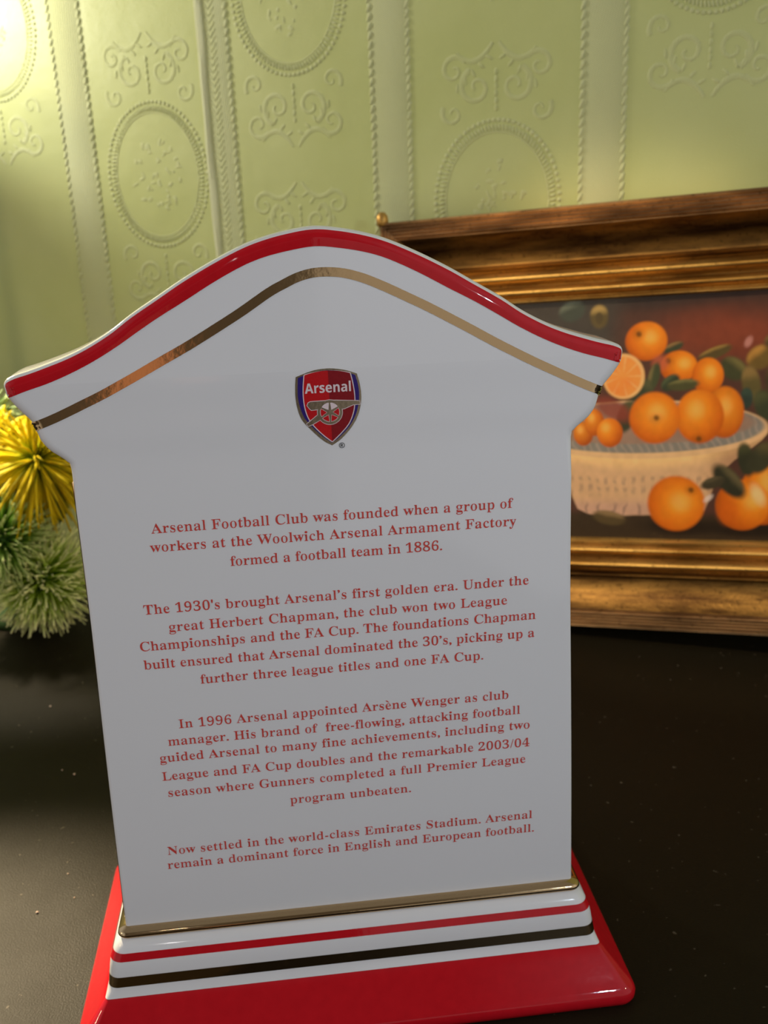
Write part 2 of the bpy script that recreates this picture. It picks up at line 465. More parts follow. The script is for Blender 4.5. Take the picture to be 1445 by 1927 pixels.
mir = [(-u, v) for u, v in HALF[1:]][::-1]
OUT = catmull(mir + HALF[:], 0.0012)          # left foot ... apex ... right foot (open path)
OUT = np.vstack([[(-0.0780, 0.0005)], OUT]) if abs(OUT[0][0] + 0.078) > 1e-6 else OUT
TH0, TH1 = 0.066, 0.020
def thick(v): return TH0 + (TH1 - TH0) * np.clip(v / 0.19, 0, 1.15)
def inward(P):
    T = np.gradient(P, axis=0); T /= np.linalg.norm(T, axis=1)[:, None] + 1e-12
    return np.stack([T[:, 1], -T[:, 0]], 1)       # path runs clockwise over the top
RB = np.clip((OUT[:, 1] - 0.150) / 0.02, 0, 1) * 0.0022 + 0.0012
NIN = inward(OUT)
GROW = 0.0010
_top = np.clip((OUT[:, 1] - 0.1865) / 0.003, 0, 1)
OUT0 = OUT.copy()
OUT = OUT - NIN * (GROW * _top)[:, None]
NIN = inward(OUT)
def round_rings(P, N, R, y0, sgn, k=6):
    rows = []
    for i in range(k + 1):
        t = i / k * math.pi / 2
        ins = R * (1 - np.sin(t)); dy = R * (1 - np.cos(t))
        Q = np.stack([P[:, 0] + N[:, 0] * ins, y0 + sgn * dy, P[:, 1] + N[:, 1] * ins], 1)
        h = (len(Q) + 1) // 2                       # keep the sharp shoulder tips from folding over
        up = np.arange(h) * 1e-7
        Q[:h, 2] = np.maximum.accumulate(Q[:h, 2]) + up
        Q[-h:, 2] = (np.maximum.accumulate(Q[-h:, 2][::-1]) + up)[::-1]
        rows.append(Q)
    return rows                                    # from flat face edge out to the full outline
mb = MB()
front = round_rings(OUT, NIN, RB, np.zeros(len(OUT)), +1)
back = round_rings(OUT, NIN, RB, thick(OUT[:, 1]), -1)[::-1]
G = np.array(front + back)                         # (rows, n, 3)
G[:, :, 2] -= ZT
mb.grid(G)
n0 = len(OUT)
base = mb.n - G.shape[0] * n0
for row, back_ in ((0, False), (G.shape[0] - 1, True)):    # front and back faces: rows of flat quads from left to right
    b0 = base + row * n0
    for i in range(n0 // 2):
        q = [b0 + i, b0 + n0 - 1 - i, b0 + n0 - 2 - i, b0 + i + 1]
        if len(set(q)) < 4: q = list(dict.fromkeys(q))
        if len(q) > 2: mb.f.append(q[::-1] if back_ else q); mb.m.append(0)
body = fix_normals(mb.build('body', MAT['porcelain'], plaque)); auto_smooth(body, 35)

EPS = 0.00012
def face_y(P, off):
    """depth of the glazed front at outline-plane points P: follows the rounded edge"""
    P = np.asarray(P, float)
    d = np.linalg.norm(P[:, None, :] - OUT[None], axis=2); k = d.argmin(1)
    s_ = d[np.arange(len(P)), k]; r = RB[k]
    return np.where(s_ < r, r - np.sqrt(np.maximum(r * r - (r - s_) ** 2, 0)), 0.0) - off
def strip(name, A, B, mat, n=220, m=9, off=EPS, parent=plaque, edge_out=False):
    A, B = resample(A, n), resample(B, n)
    t = np.concatenate([np.linspace(0, 0.35, m)[:-1] ** 1.0, np.linspace(0.35, 1, 5)])
    rows = []
    for q in t:
        P = A + (B - A) * q
        rows.append(np.stack([P[:, 0], face_y(P, off), P[:, 1] - ZT], 1))
    mb = MB(); mb.grid(np.array(rows), flip=False)
    o = mb.build(name, mat, parent)
    return o

# red band round the crown: from the outline down to its lower edge
REDLOW = [(0, .2220), (.0065, .2213), (.0140, .2198), (.0205, .2176), (.0290, .2135), (.0376, .2087), (.0448, .2048), (.0512, .2010), (.0577, .1970),
          (.0643, .1934), (.0711, .1903), (.0778, .1878), (.0846, .1858), (.0899, .1840)]
rl = catmull([(-u, v) for u, v in REDLOW[1:]][::-1] + REDLOW, 0.0012)
sel = [i for i in range(len(OUT)) if OUT[i, 1] > 0.1841]
top_out = OUT[sel]
def match(path, ref_u):                             # sample both edges at the same stations
    return path
def red_band():
    n = 260
    A = resample(top_out, n)
    # stations: project by x with the tips squeezed to the ends of the lower edge
    xs = A[:, 0].copy()
    order = np.argsort(rl[:, 0])
    apex = n // 2
    s = np.linspace(-1, 1, n)
    xl = np.interp(s, s, np.clip(xs, -0.0899, 0.0899))
    # monotone stations
    xl = np.maximum.accumulate(xl)
    B = np.stack([xl, np.interp(xl, rl[order, 0], rl[order, 1])], 1)
    NA = inward(A)
    rA = np.interp(s, s, np.array([RB[np.linalg.norm(OUT - p, axis=1).argmin()] for p in A]))
    rows = []
    t0 = math.acos(1 - 0.95 * GROW / 0.0034)
    for i in range(0, 10):
        t = t0 + i / 9 * (math.pi / 2 - t0)
        ins = rA * (1 - np.cos(t)) - EPS * np.cos(t); y = rA * (1 - np.sin(t)) - EPS * np.sin(t)
        rows.append(np.stack([A[:, 0] + NA[:, 0] * ins, y, A[:, 1] + NA[:, 1] * ins - ZT], 1))
    C0 = A + NA * rA[:, None]
    for q in (0.25, 0.5, 0.75, 1.0):
        P = C0 + (B - C0) * q
        rows.append(np.stack([P[:, 0], face_y(P, EPS), P[:, 1] - ZT], 1))
    mb = MB(); mb.grid(np.array(rows)); return fix_normals(mb.build('red_band', MAT['red'], plaque))
red_band()

GOLDUP = [(-.0844, .1766), (-.0786, .1786), (-.0736, .1806), (-.0687, .1827), (-.0638, .1848), (-.0590, .1871), (-.0541, .1895), (-.0460, .1936), (-.0382, .1975), (-.0303, .2018), (-.0225, .2062),
          (-.0147, .2110), (-.0100, .2133), (-.0054, .2152), (0, .2162), (.0068, .2158), (.0130, .2141), (.0192, .2114), (.0254, .2083), (.0318, .2050), (.0381, .2015), (.0446, .1978), (.0511, .1940), (.0578, .1903),
          (.0644, .1868), (.0712, .1834), (.0779, .1801), (.0846, .1771)]
gu = catmull(GOLDUP, 0.0012)
gl = gu + inward(gu) * 0.0026
gl[0] = (-.0834, .1739); gl[-1] = (.0836, .1742)
strip('gold_band', gu, gl, MAT['gold'], m=3)

# fine gold line down the left edge
lp = np.array([(-.07515, .158), (-.0751, .15), (-.0755, .114), (-.0765, .075), (-.0773, .04), (-.0780, .004)])
lp = resample(lp, 60)
mb = MB()
mb.grid(np.array([np.stack([lp[:, 0] - 0.0001, np.full(60, yv), lp[:, 1] - ZT], 1) for yv in (0.0010, 0.0022, 0.0034)]))
mb.build('gold_edge_line', MAT['gold'], plaque)

# stepped plinth, one ring profile; (offset from body foot, z)
PW = 0.0780
def rrect(o, r, z, n=8):
    x1, y0, y1 = PW + o, -o, TH0 + o
    r = min(r, 0.03)
    P = []
    for cx_, cy_, a0 in ((x1 - r, y1 - r, 0), (-x1 + r, y1 - r, 90), (-x1 + r, y0 + r, 180), (x1 - r, y0 + r, 270)):
        for i in range(n + 1):
            t = math.radians(a0 + 90 * i / n)
            P.append((cx_ + r * math.cos(t), cy_ + r * math.sin(t), z - ZT))
    return P
def ringpart(name, prof, mat, cap_top=False, cap_bot=False, parent=plaque, push=0.0):
    mb = MB()
    rows = [rrect(o + push, r, z) for o, r, z in prof]
    mb.grid(np.array(rows), closed_v=True)
    k = len(rows[0])
    if cap_top: mb.f.append(list(range(k))); mb.m.append(0)
    if cap_bot: mb.f.append([(len(rows) - 1) * k + i for i in range(k)][::-1]); mb.m.append(0)
    o = fix_normals(mb.build(name, mat, parent)); auto_smooth(o, 50); return o
bead = [(-0.0012, .0018, .0014), (0.0004, .0022, .0010)] + [(0.0003 + 0.0024 * math.cos(t), 0.0035, -0.0010 + 0.0018 * math.sin(t)) for t in np.radians([70, 45, 20, -5, -30, -50])]
moul = [(0.0017, .0035, -.0024), (0.0026, .0040, -.0030), (0.0038, .0045, -.0042), (0.0048, .0048, -.0060), (0.0058, .0048, -.0085), (0.0064, .0046, -.0115), (0.0067, .0044, -.0140), (0.0071, .0038, -.0177), (0.0075, .0030, -.0192), (0.0083, .0016, -.0211)]
ringpart('plinth', [(-0.02, .002, .0006), (0.0, .003, .0006)] + [(o - 0.0001, r, z) for o, r, z in bead[2:]] + moul + [(-0.01, .002, -.0212)], MAT['porcelain'])
ringpart('gold_bead', bead, MAT['gold'], push=EPS)
def seg(a, b):                                      # slice of the moulding between two heights
    zz = np.array([-q[2] for q in moul]); oo = [q[0] for q in moul]; rr = [q[1] for q in moul]
    return [(np.interp(z, zz, oo), np.interp(z, zz, rr), -z) for z in np.linspace(-a, -b, 6)]
ringpart('red_ring', seg(-.0060, -.0085), MAT['red'], push=EPS)
ringpart('gold_ring', seg(-.0140, -.0177), MAT['gold'], push=EPS)
basep = [(-0.006, .002, -.0208), (0.0080, .0016, -.0211), (0.0086, .0018, -.0215)]
basep += [(0.0086 + (0.0176 - 0.0086) * t, 0.0018 + 0.0035 * t, -.0215 - (0.0325 - 0.0215) * t) for t in (0.25, 0.5, 0.75, 1.0)]
basep += [(0.0188, .0055, -.0338), (0.0194, .0058, -.0352), (0.0194, .0058, -.0372), (0.0189, .0056, -.0387), (0.0180, .0052, ZT)]
ringpart('base', basep, MAT['red'], cap_top=True, cap_bot=True)

# lettering
def serif(s):
    o = ''
    for c in s:
        if 'A' <= c <= 'Z': o += chr(0x1D400 + ord(c) - 65)
        elif 'a' <= c <= 'z': o += chr(0x1D41A + ord(c) - 97)
        elif '0' <= c <= '9': o += chr(0x1D7CE + ord(c) - 48)
        else: o += c
    return o
def sansb(s):
    o = ''
    for c in s:
        if 'A' <= c <= 'Z': o += chr(0x1D5D4 + ord(c) - 65)
        elif 'a' <= c <= 'z': o += chr(0x1D5EE + ord(c) - 97)
        else: o += c
    return o
def glyphs(body, space=1.0, offset=0.0, res=3, slim=None):
    cu = bpy.data.curves.new('lettering', 'FONT'); cu.body = body
    cu.space_character = space; cu.offset = offset; cu.resolution_u = res
    ob = bpy.data.objects.new('lettering', cu); COL.objects.link(ob)
    dg = bpy.context.evaluated_depsgraph_get()
    me = bpy.data.meshes.new_from_object(ob.evaluated_get(dg))
    V = np.empty(len(me.vertices) * 3); me.vertices.foreach_get('co', V); V = V.reshape(-1, 3)
    F = [list(p.vertices) for p in me.polygons]
    bpy.data.objects.remove(ob); bpy.data.curves.remove(cu); bpy.data.meshes.remove(me)
    if slim:                                          # lighten the stems, keep the hairlines
        par = list(range(len(V)))
        def root(i):
            while par[i] != i: par[i] = par[par[i]]; i = par[i]
            return i
        for f in F:
            for q in f[1:]: par[root(q)] = root(f[0])
        rt = np.array([root(i) for i in range(len(V))])
        w_ = {k: np.ptp(V[rt == k, 0]) for k in set(rt)}
        wid = np.array([w_[k] for k in rt])
        E = {}
        for f in F:
            for a, b_ in zip(f, f[1:] + f[:1]): E[(a, b_)] = 1
        Nn = np.zeros((len(V), 2))
        for (a, b_) in E:
            if (b_, a) not in E:
                d = V[b_, :2] - V[a, :2]; L_ = np.hypot(*d)
                if L_ > 1e-9:
                    nn = np.array([d[1], -d[0]]) / L_
                    Nn[a] += nn; Nn[b_] += nn
        ln = np.linalg.norm(Nn, axis=1)[:, None]; Nn = np.where(ln > 1e-6, Nn / np.maximum(ln, 1e-6), 0)
        be = np.array([e for e in E if (e[1], e[0]) not in E])
        A2, B2 = V[be[:, 0], :2], V[be[:, 1], :2]; S2 = B2 - A2
        lim = np.full(len(V), 1.0)
        for i in range(len(V)):                       # stroke thickness behind each outline point
            D = -Nn[i]
            den = D[0] * S2[:, 1] - D[1] * S2[:, 0]
            with np.errstate(divide='ignore', invalid='ignore'):
                W_ = A2 - V[i, :2]
                t = (W_[:, 0] * S2[:, 1] - W_[:, 1] * S2[:, 0]) / den
                q = (W_[:, 0] * D[1] - W_[:, 1] * D[0]) / den
            ok = (np.abs(den) > 1e-12) & (t > 2e-3) & (q >= -1e-6) & (q <= 1 + 1e-6)
            if ok.any(): lim[i] = max(0.0, (t[ok].min() - 0.062) / 2)
        V[:, 0] -= np.sign(Nn[:, 0]) * np.where(wid < 0.175, -0.012 * np.abs(Nn[:, 0]), np.minimum(slim[0] * np.abs(Nn[:, 0]), lim))
        V[:, 1] += Nn[:, 1] * slim[1]
    return V, F
TSIZE, TOFF, TXS, SLIM = 0.00460, 0.0, 1.06, (0.023, 0.004)
XO, TAU = 0.001256, 0.00107
def set_line(mb, text, hw, v):
    body = serif(text.replace('\u00e8', 'e'))
    def w(sp, slim=None):
        V, F = glyphs(body, sp, TOFF, 3, slim); return V, F, (V[:, 0].max() - V[:, 0].min()) * TSIZE * TXS
    w1 = w(1.0)[2]; w2 = w(1.2)[2]
    sp = 1.0 + 0.2 * (2 * hw - w1) / (w2 - w1)
    V, F, ww = w(sp, SLIM)
    x0 = V[:, 0].min(); k = 2 * hw / (V[:, 0].max() - x0)
    def place(Q):
        u = (Q[:, 0] - x0) * k - hw
        return np.stack([XO + u, np.full(len(u), -EPS), v + TAU * u + Q[:, 1] * TSIZE - ZT], 1)
    mb.add(place(V), F)
    if '\u00e8' in text:                              # grave accent over the e
        i = text.index('\u00e8')
        a = glyphs(serif(text[:i].replace('\u00e8', 'e')), sp, TOFF)[0][:, 0].max()
        b_ = glyphs(serif(text[:i + 1].replace('\u00e8', 'e')), sp, TOFF)[0][:, 0].max()
        c = (a + b_) / 2 + 0.02
        Q = np.array([(c - 0.17, 0.70, 0), (c - 0.06, 0.72, 0), (c + 0.10, 0.55, 0), (c + 0.04, 0.54, 0)])
        mb.add(place(Q), [(3, 2, 1, 0)])
    return sp
PARAS = [
 [("Arsenal Football Club was founded when a group of", .0552, .1411), ("workers at the Woolwich Arsenal Armament Factory", .0562, .1352), ("formed a football team in 1886.", .0327, .1289)],
 [("The 1930's brought Arsenal\u2019s first golden era. Under the", .0603, .1151), ("great Herbert Chapman, the club won two League", .0533, .1088), ("Championships and the FA Cup. The foundations Chapman", .0627, .1029),
  ("built ensured that Arsenal dominated the 30\u2019s, picking up a", .0623, .0966), ("further three league titles and one FA Cup.", .0454, .0901)],
 [("In 1996 Arsenal appointed Ars\u00e8ne Wenger as club", .0537, .0750), ("manager. His brand of  free-flowing, attacking football", .0577, .0690), ("guided Arsenal to many fine achievements, including two", .0609, .0632),
  ("League and FA Cup doubles and the remarkable 2003/04", .0609, .0564), ("season where Gunners completed a full Premier League", .0596, .0502), ("program unbeaten.", .0203, .0431)],
 [("Now settled in the world-class Emirates Stadium. Arsenal", .0621, .0280), ("remain a dominant force in English and European football.", .0627, .0225)]]
for para in PARAS:
    mb = MB()
    for txt, hw, v in para:
        sp = set_line(mb, txt, hw, v)
        print('spacing', round(sp, 3), txt[:24])
    mb.build('inscription', MAT['ink'], plaque, smooth=False)

# crest (millimetre outlines on the face)
def flat(name, P, off, mat, parent, holes=None):
    P = np.asarray(P, float) / 1000
    mb = MB(); mb.add(np.stack([P[:, 0], np.full(len(P), -off), P[:, 1] - ZT], 1), [list(range(len(P)))])
    return fix_normals_front(mb.build(name, mat, parent, smooth=False))
def fix_normals_front(o):
    me = o.data
    for p in me.polygons:
        if p.normal.y > 0: p.flip()
    me.update(); return o
def closed(P, n=0.4):
    P = np.asarray(P, float); return P
BORDER = [(-7.9, 185.6), (-3.81, 186.97), (-1.09, 187.49), (1.99, 187.6), (4.87, 187.24), (7.35, 186.62), (9.9, 185.66), (10.57, 182.93), (10.91, 179.77), (10.67, 176.63), (9.62, 173.11), (7.49, 169.64), (4.37, 166.42), (1.55, 164.6), (-1.15, 166.37), (-4.3, 169.59), (-6.83, 172.75), (-7.97, 176.18), (-8.35, 179.75), (-8.2, 183.05)]
INNER = [(-7.3, 185.31), (-3.84, 186.45), (-1.12, 186.95), (1.96, 187.06), (4.84, 186.76), (7.32, 186.14), (9.41, 185.24), (10.06, 182.57), (10.29, 179.81), (9.98, 176.67), (8.94, 173.36), (6.92, 170.08), (4.01, 167.15), (1.62, 165.45), (-.7, 167.15), (-3.66, 170.2), (-6.02, 173.29), (-7.17, 176.53), (-7.64, 179.7), (-7.5, 183.01)]
RED = [(-5.35, 186.0), (-3.84, 186.42), (-1.12, 186.9), (1.48, 187.0), (4.84, 186.7), (7.32, 186.1), (7.89, 185.9), (8.43, 183.05), (8.8, 179.89), (8.75, 177.13), (8.2, 174.19), (6.8, 171.08), (4.47, 168.43), (1.67, 165.9), (-.48, 167.74), (-2.88, 170.3), (-4.5, 172.6), (-5.49, 175.44), (-5.9, 178.82), (-5.8, 182.33)]
def smooth_poly(P, corners, n=0.35):
    P = np.asarray(P, float); k = len(P); out = []
    cs = sorted(corners)
    for a, b_ in zip(cs, cs[1:] + [cs[0] + k]):
        seg_ = np.array([P[i % k] for i in range(a, b_ + 1)])
        out.append(catmull(seg_, n)[:-1] if len(seg_) > 2 else seg_[:-1])
    return np.vstack(out)
crest = flat('crest', smooth_poly(BORDER, [0, 6, 13]), 0.00010, MAT['crest_gold'], plaque)
crest['label'] = 'small red and blue shield crest'
flat('blue_field', smooth_poly(INNER, [0, 6, 13]), 0.00014, MAT['crest_blue'], crest)
redp = smooth_poly(RED, [0, 6, 13])
wp = redp.copy(); c0 = redp.mean(0)
nrm = []
kk = len(redp)
for i in range(kk):
    tt = redp[(i + 1) % kk] - redp[i - 1]; tt /= np.linalg.norm(tt); nrm.append((-tt[1], tt[0]))
nrm = np.array(nrm); sgn = np.sign(((redp - c0) * nrm).sum(1).mean())
side = np.clip((187 - redp[:, 1]) / 1.2 - 0.0, 0, 1)
wp = redp + nrm * sgn * 0.30 * side[:, None]
flat('white_outline', wp, 0.00018, MAT['crest_white'], crest)
flat('red_field', redp, 0.00022, MAT['crest_red'], crest)
xm = lambda y: 1.48 + (187.0 - y) * (1.67 - 1.48) / 21.1
rp = [q for q in redp if q[0] >= xm(q[1]) - 1e-6]
flat('dark_red_field', [(1.49, 186.98)] + [q for q in rp if q[0] > 1.75] + [(1.67, 165.92)], 0.00026, MAT['crest_dark'], crest)
# cannon
mb = MB()
def addpoly(mb, P, off):
    P = np.asarray(P, float) / 1000
    mb.add(np.stack([P[:, 0], np.full(len(P), -off), P[:, 1] - ZT], 1), [list(range(len(P)))])
BAR = [(-5.1, 177.09), (-4.75, 177.8), (-4.16, 178.12), (-.86, 178.16), (3.6, 178.1), (10.32, 177.6), (10.37, 176.6), (8.41, 176.6), (5.82, 175.6), (4.44, 175.45), (-1.78, 175.8), (-3.93, 175.64), (-4.48, 176.17)]
TRL = [(-2.2, 174.1), (-1.17, 172.79), (-3.8, 171.4), (-5.18, 170.95), (-5.6, 171.6), (-4.53, 172.3)]
def grow(P, d):
    P = np.asarray(P, float); k = len(P); out = []
    ar = 0.5 * sum(P[i][0] * P[(i + 1) % k][1] - P[(i + 1) % k][0] * P[i][1] for i in range(k))
    for i in range(k):
        a = P[i] - P[i - 1]; b_ = P[(i + 1) % k] - P[i]
        a /= np.linalg.norm(a); b_ /= np.linalg.norm(b_)
        nn = np.array([a[1] + b_[1], -a[0] - b_[0]]); nn /= np.linalg.norm(nn) + 1e-9
        out.append(P[i] + nn * d * (1 if ar > 0 else -1))
    return np.array(out)
WC = (1.45, 174.72); WR = 3.62
def disc(c, r, n=40): return [(c[0] + r * math.cos(2 * math.pi * i / n), c[1] + r * math.sin(2 * math.pi * i / n)) for i in range(n)]
mbl = MB()
for P in (grow(BAR, 0.2), grow(TRL, 0.2)): addpoly(mbl, P, 0.00030)
addpoly(mbl, disc(WC, WR + 0.18), 0.000305)
fix_normals_front(mbl.build('cannon_outline', MAT['crest_white'], crest, smooth=False))
addpoly(mb, BAR, 0.00034); addpoly(mb, TRL, 0.00034)
fix_normals_front(mb.build('cannon', MAT['crest_gold'], crest, smooth=False))
mbr = MB(); addpoly(mbr, disc(WC, WR), 0.00037)
mbr.build('cannon_wheel', MAT['crest_gold'], crest, smooth=False); fix_normals_front(bpy.data.objects['cannon_wheel'])
def sector(a0, a1, r0, r1, n=8):
    P = [(WC[0] + r1 * math.cos(math.radians(a0 + (a1 - a0) * i / n)), WC[1] + r1 * math.sin(math.radians(a0 + (a1 - a0) * i / n))) for i in range(n + 1)]
    am = (a0 + a1) / 2
    P.append((WC[0] + r0 * math.cos(math.radians(am)), WC[1] + r0 * math.sin(math.radians(am))))
    return P
mo = MB(); mi_ = MB()
for k in range(6):
    a = 30 + 60 * k + 30
    P = sector(a - 24, a + 24, 0.95, 2.75)
    addpoly(mo, grow(P, 0.14), 0.00039)
    if math.sin(math.radians(a)) < 0.5: addpoly(mi_, P, 0.00041)
fix_normals_front(mo.build('wheel_spoke_lines', MAT['crest_white'], crest, smooth=False))
fix_normals_front(mi_.build('wheel_openings', MAT['crest_red'], crest, smooth=False))
V, F = glyphs(sansb('Arsenal'), 1.0, 0.004)
x0, x1 = V[:, 0].min(), V[:, 0].max(); k = (7.95 + 5.55) / (x1 - x0)
ky = 3.1 / V[:, 1].max()
mb = MB(); mb.add(np.stack([(-5.55 + (V[:, 0] - x0) * k) / 1000, np.full(len(V), -0.0003), (180.62 + V[:, 1] * ky) / 1000 - ZT], 1), F)
mb.build('crest_lettering', MAT['crest_white'], crest, smooth=False)
# registered mark
mb = MB(); th = np.linspace(0, 2 * math.pi, 33)
RC = (4.46, 164.45)
mb.grid(np.array([[((RC[0] + r * math.cos(t)) / 1000, -EPS, (RC[1] + r * math.sin(t)) / 1000 - ZT) for r in (0.86, 0.70)] for t in th]))
V, F = glyphs(sansb('R'), 1.0, 0.0)
k = 0.95 / V[:, 1].max(); c = (V[:, 0].max() + V[:, 0].min()) / 2
mb.add(np.stack([(RC[0] + (V[:, 0] - c) * k) / 1000, np.full(len(V), -EPS), (RC[1] - 0.47 + V[:, 1] * k) / 1000 - ZT], 1), F)
fix_normals_front(mb.build('registered_mark', MAT['black_ink'], plaque, smooth=False))

# ------------------------------------------------------------------ framed picture
PE = Vector((0.89657449, -0.43907934, 0.05799581)); PU = Vector((-0.02800982, 0.07447185, 0.99682967)); PN = Vector((-0.44200636, -0.89535651, 0.05447103))
pic = empty('framed_picture', label='framed still life of oranges in a bowl leaning against the green wall', cat='picture')
Mx = Matrix((PE, -PN, PU)).transposed().to_4x4(); Mx.translation = Vector((0.06113, 0.32420, ZT + 0.0016))
pic.matrix_world = Mx
FWD, FH = 0.302, 0.2567                              # frame outer size
FWID = 0.0547
# profile: (fraction from outer edge, height toward viewer in m)
def frame_part(name, prof, mat):
    mb = MB()
    rows = []
    for fr, h in prof:
        d = fr * FWID
        rows.append([(d, -h, d), (FWD - d, -h, d), (FWD - d, -h, FH - d), (d, -h, FH - d)])
    rows = np.array(rows)
    for sidx in range(4):                            # four mitred rails
        a = rows[:, sidx]; b_ = rows[:, (sidx + 1) % 4]
        G = np.array([a + (b_ - a) * t for t in np.linspace(0, 1, 12)])
        mb.grid(G)
    o = fix_normals(mb.build(name, mat, pic)); auto_smooth(o, 50)
    return o
def arc(c, w, h0, h1, n=8): return [(c - w + 2 * w * i / n, h0 + (h1 - h0) * math.sin(math.pi * i / n)) for i in range(n + 1)]
ribs = []
for k in range(5): ribs += [(0.020 + 0.036 * k, 0.0002), (0.034 + 0.036 * k, 0.0016), (0.050 + 0.036 * k, 0.0002)]
frame_part('frame_edge', [(0.0, -0.027), (0.0, -0.001), (0.006, 0.0004)] + ribs + [(0.205, 0.0006), (0.215, -0.0012)], MAT['brown'])
cove = [(0.215, -0.0012), (0.225, -0.0018)] + [(0.225 + 0.33 * t, -0.0018 - 0.0105 * math.sin(t * math.pi / 2) ** 0.9) for t in np.linspace(0.08, 1, 10)] + arc(0.585, 0.028, -0.0122, -0.0085, 6)
frame_part('frame_cove', cove, MAT['bronze'])
inner = [(0.613, -0.0122), (0.632, -0.0138), (0.645, -0.0132)] + arc(0.712, 0.066, -0.0125, -0.0065, 10) + [(0.785, -0.0136), (0.80, -0.0142), (0.815, -0.0138)] + arc(0.872, 0.055, -0.0132, -0.0088, 8) + [(0.935, -0.0140), (0.945, -0.0142)] + arc(0.970, 0.022, -0.0142, -0.0120, 5) + [(1.0, -0.0165)]
frame_part('frame_beads', inner, MAT['gilt'])
mb = MB(); box(mb, (0.004, 0.020, 0.004), (FWD - 0.004, 0.026, FH - 0.004)); mb.build('backing_board', MAT['brown'], pic, smooth=False)
mb = MB()
lathe(mb, [(0.0, 0.0062), (0.0020, 0.0056), (0.0034, 0.0036), (0.0037, 0.0010), (0.0033, -0.0020), (0.0012, -0.0040), (0, -0.0042)], 16, (0.0015, 0.002, FH + 0.0005))
mb.build('corner_ornament', MAT['gilt'], pic)

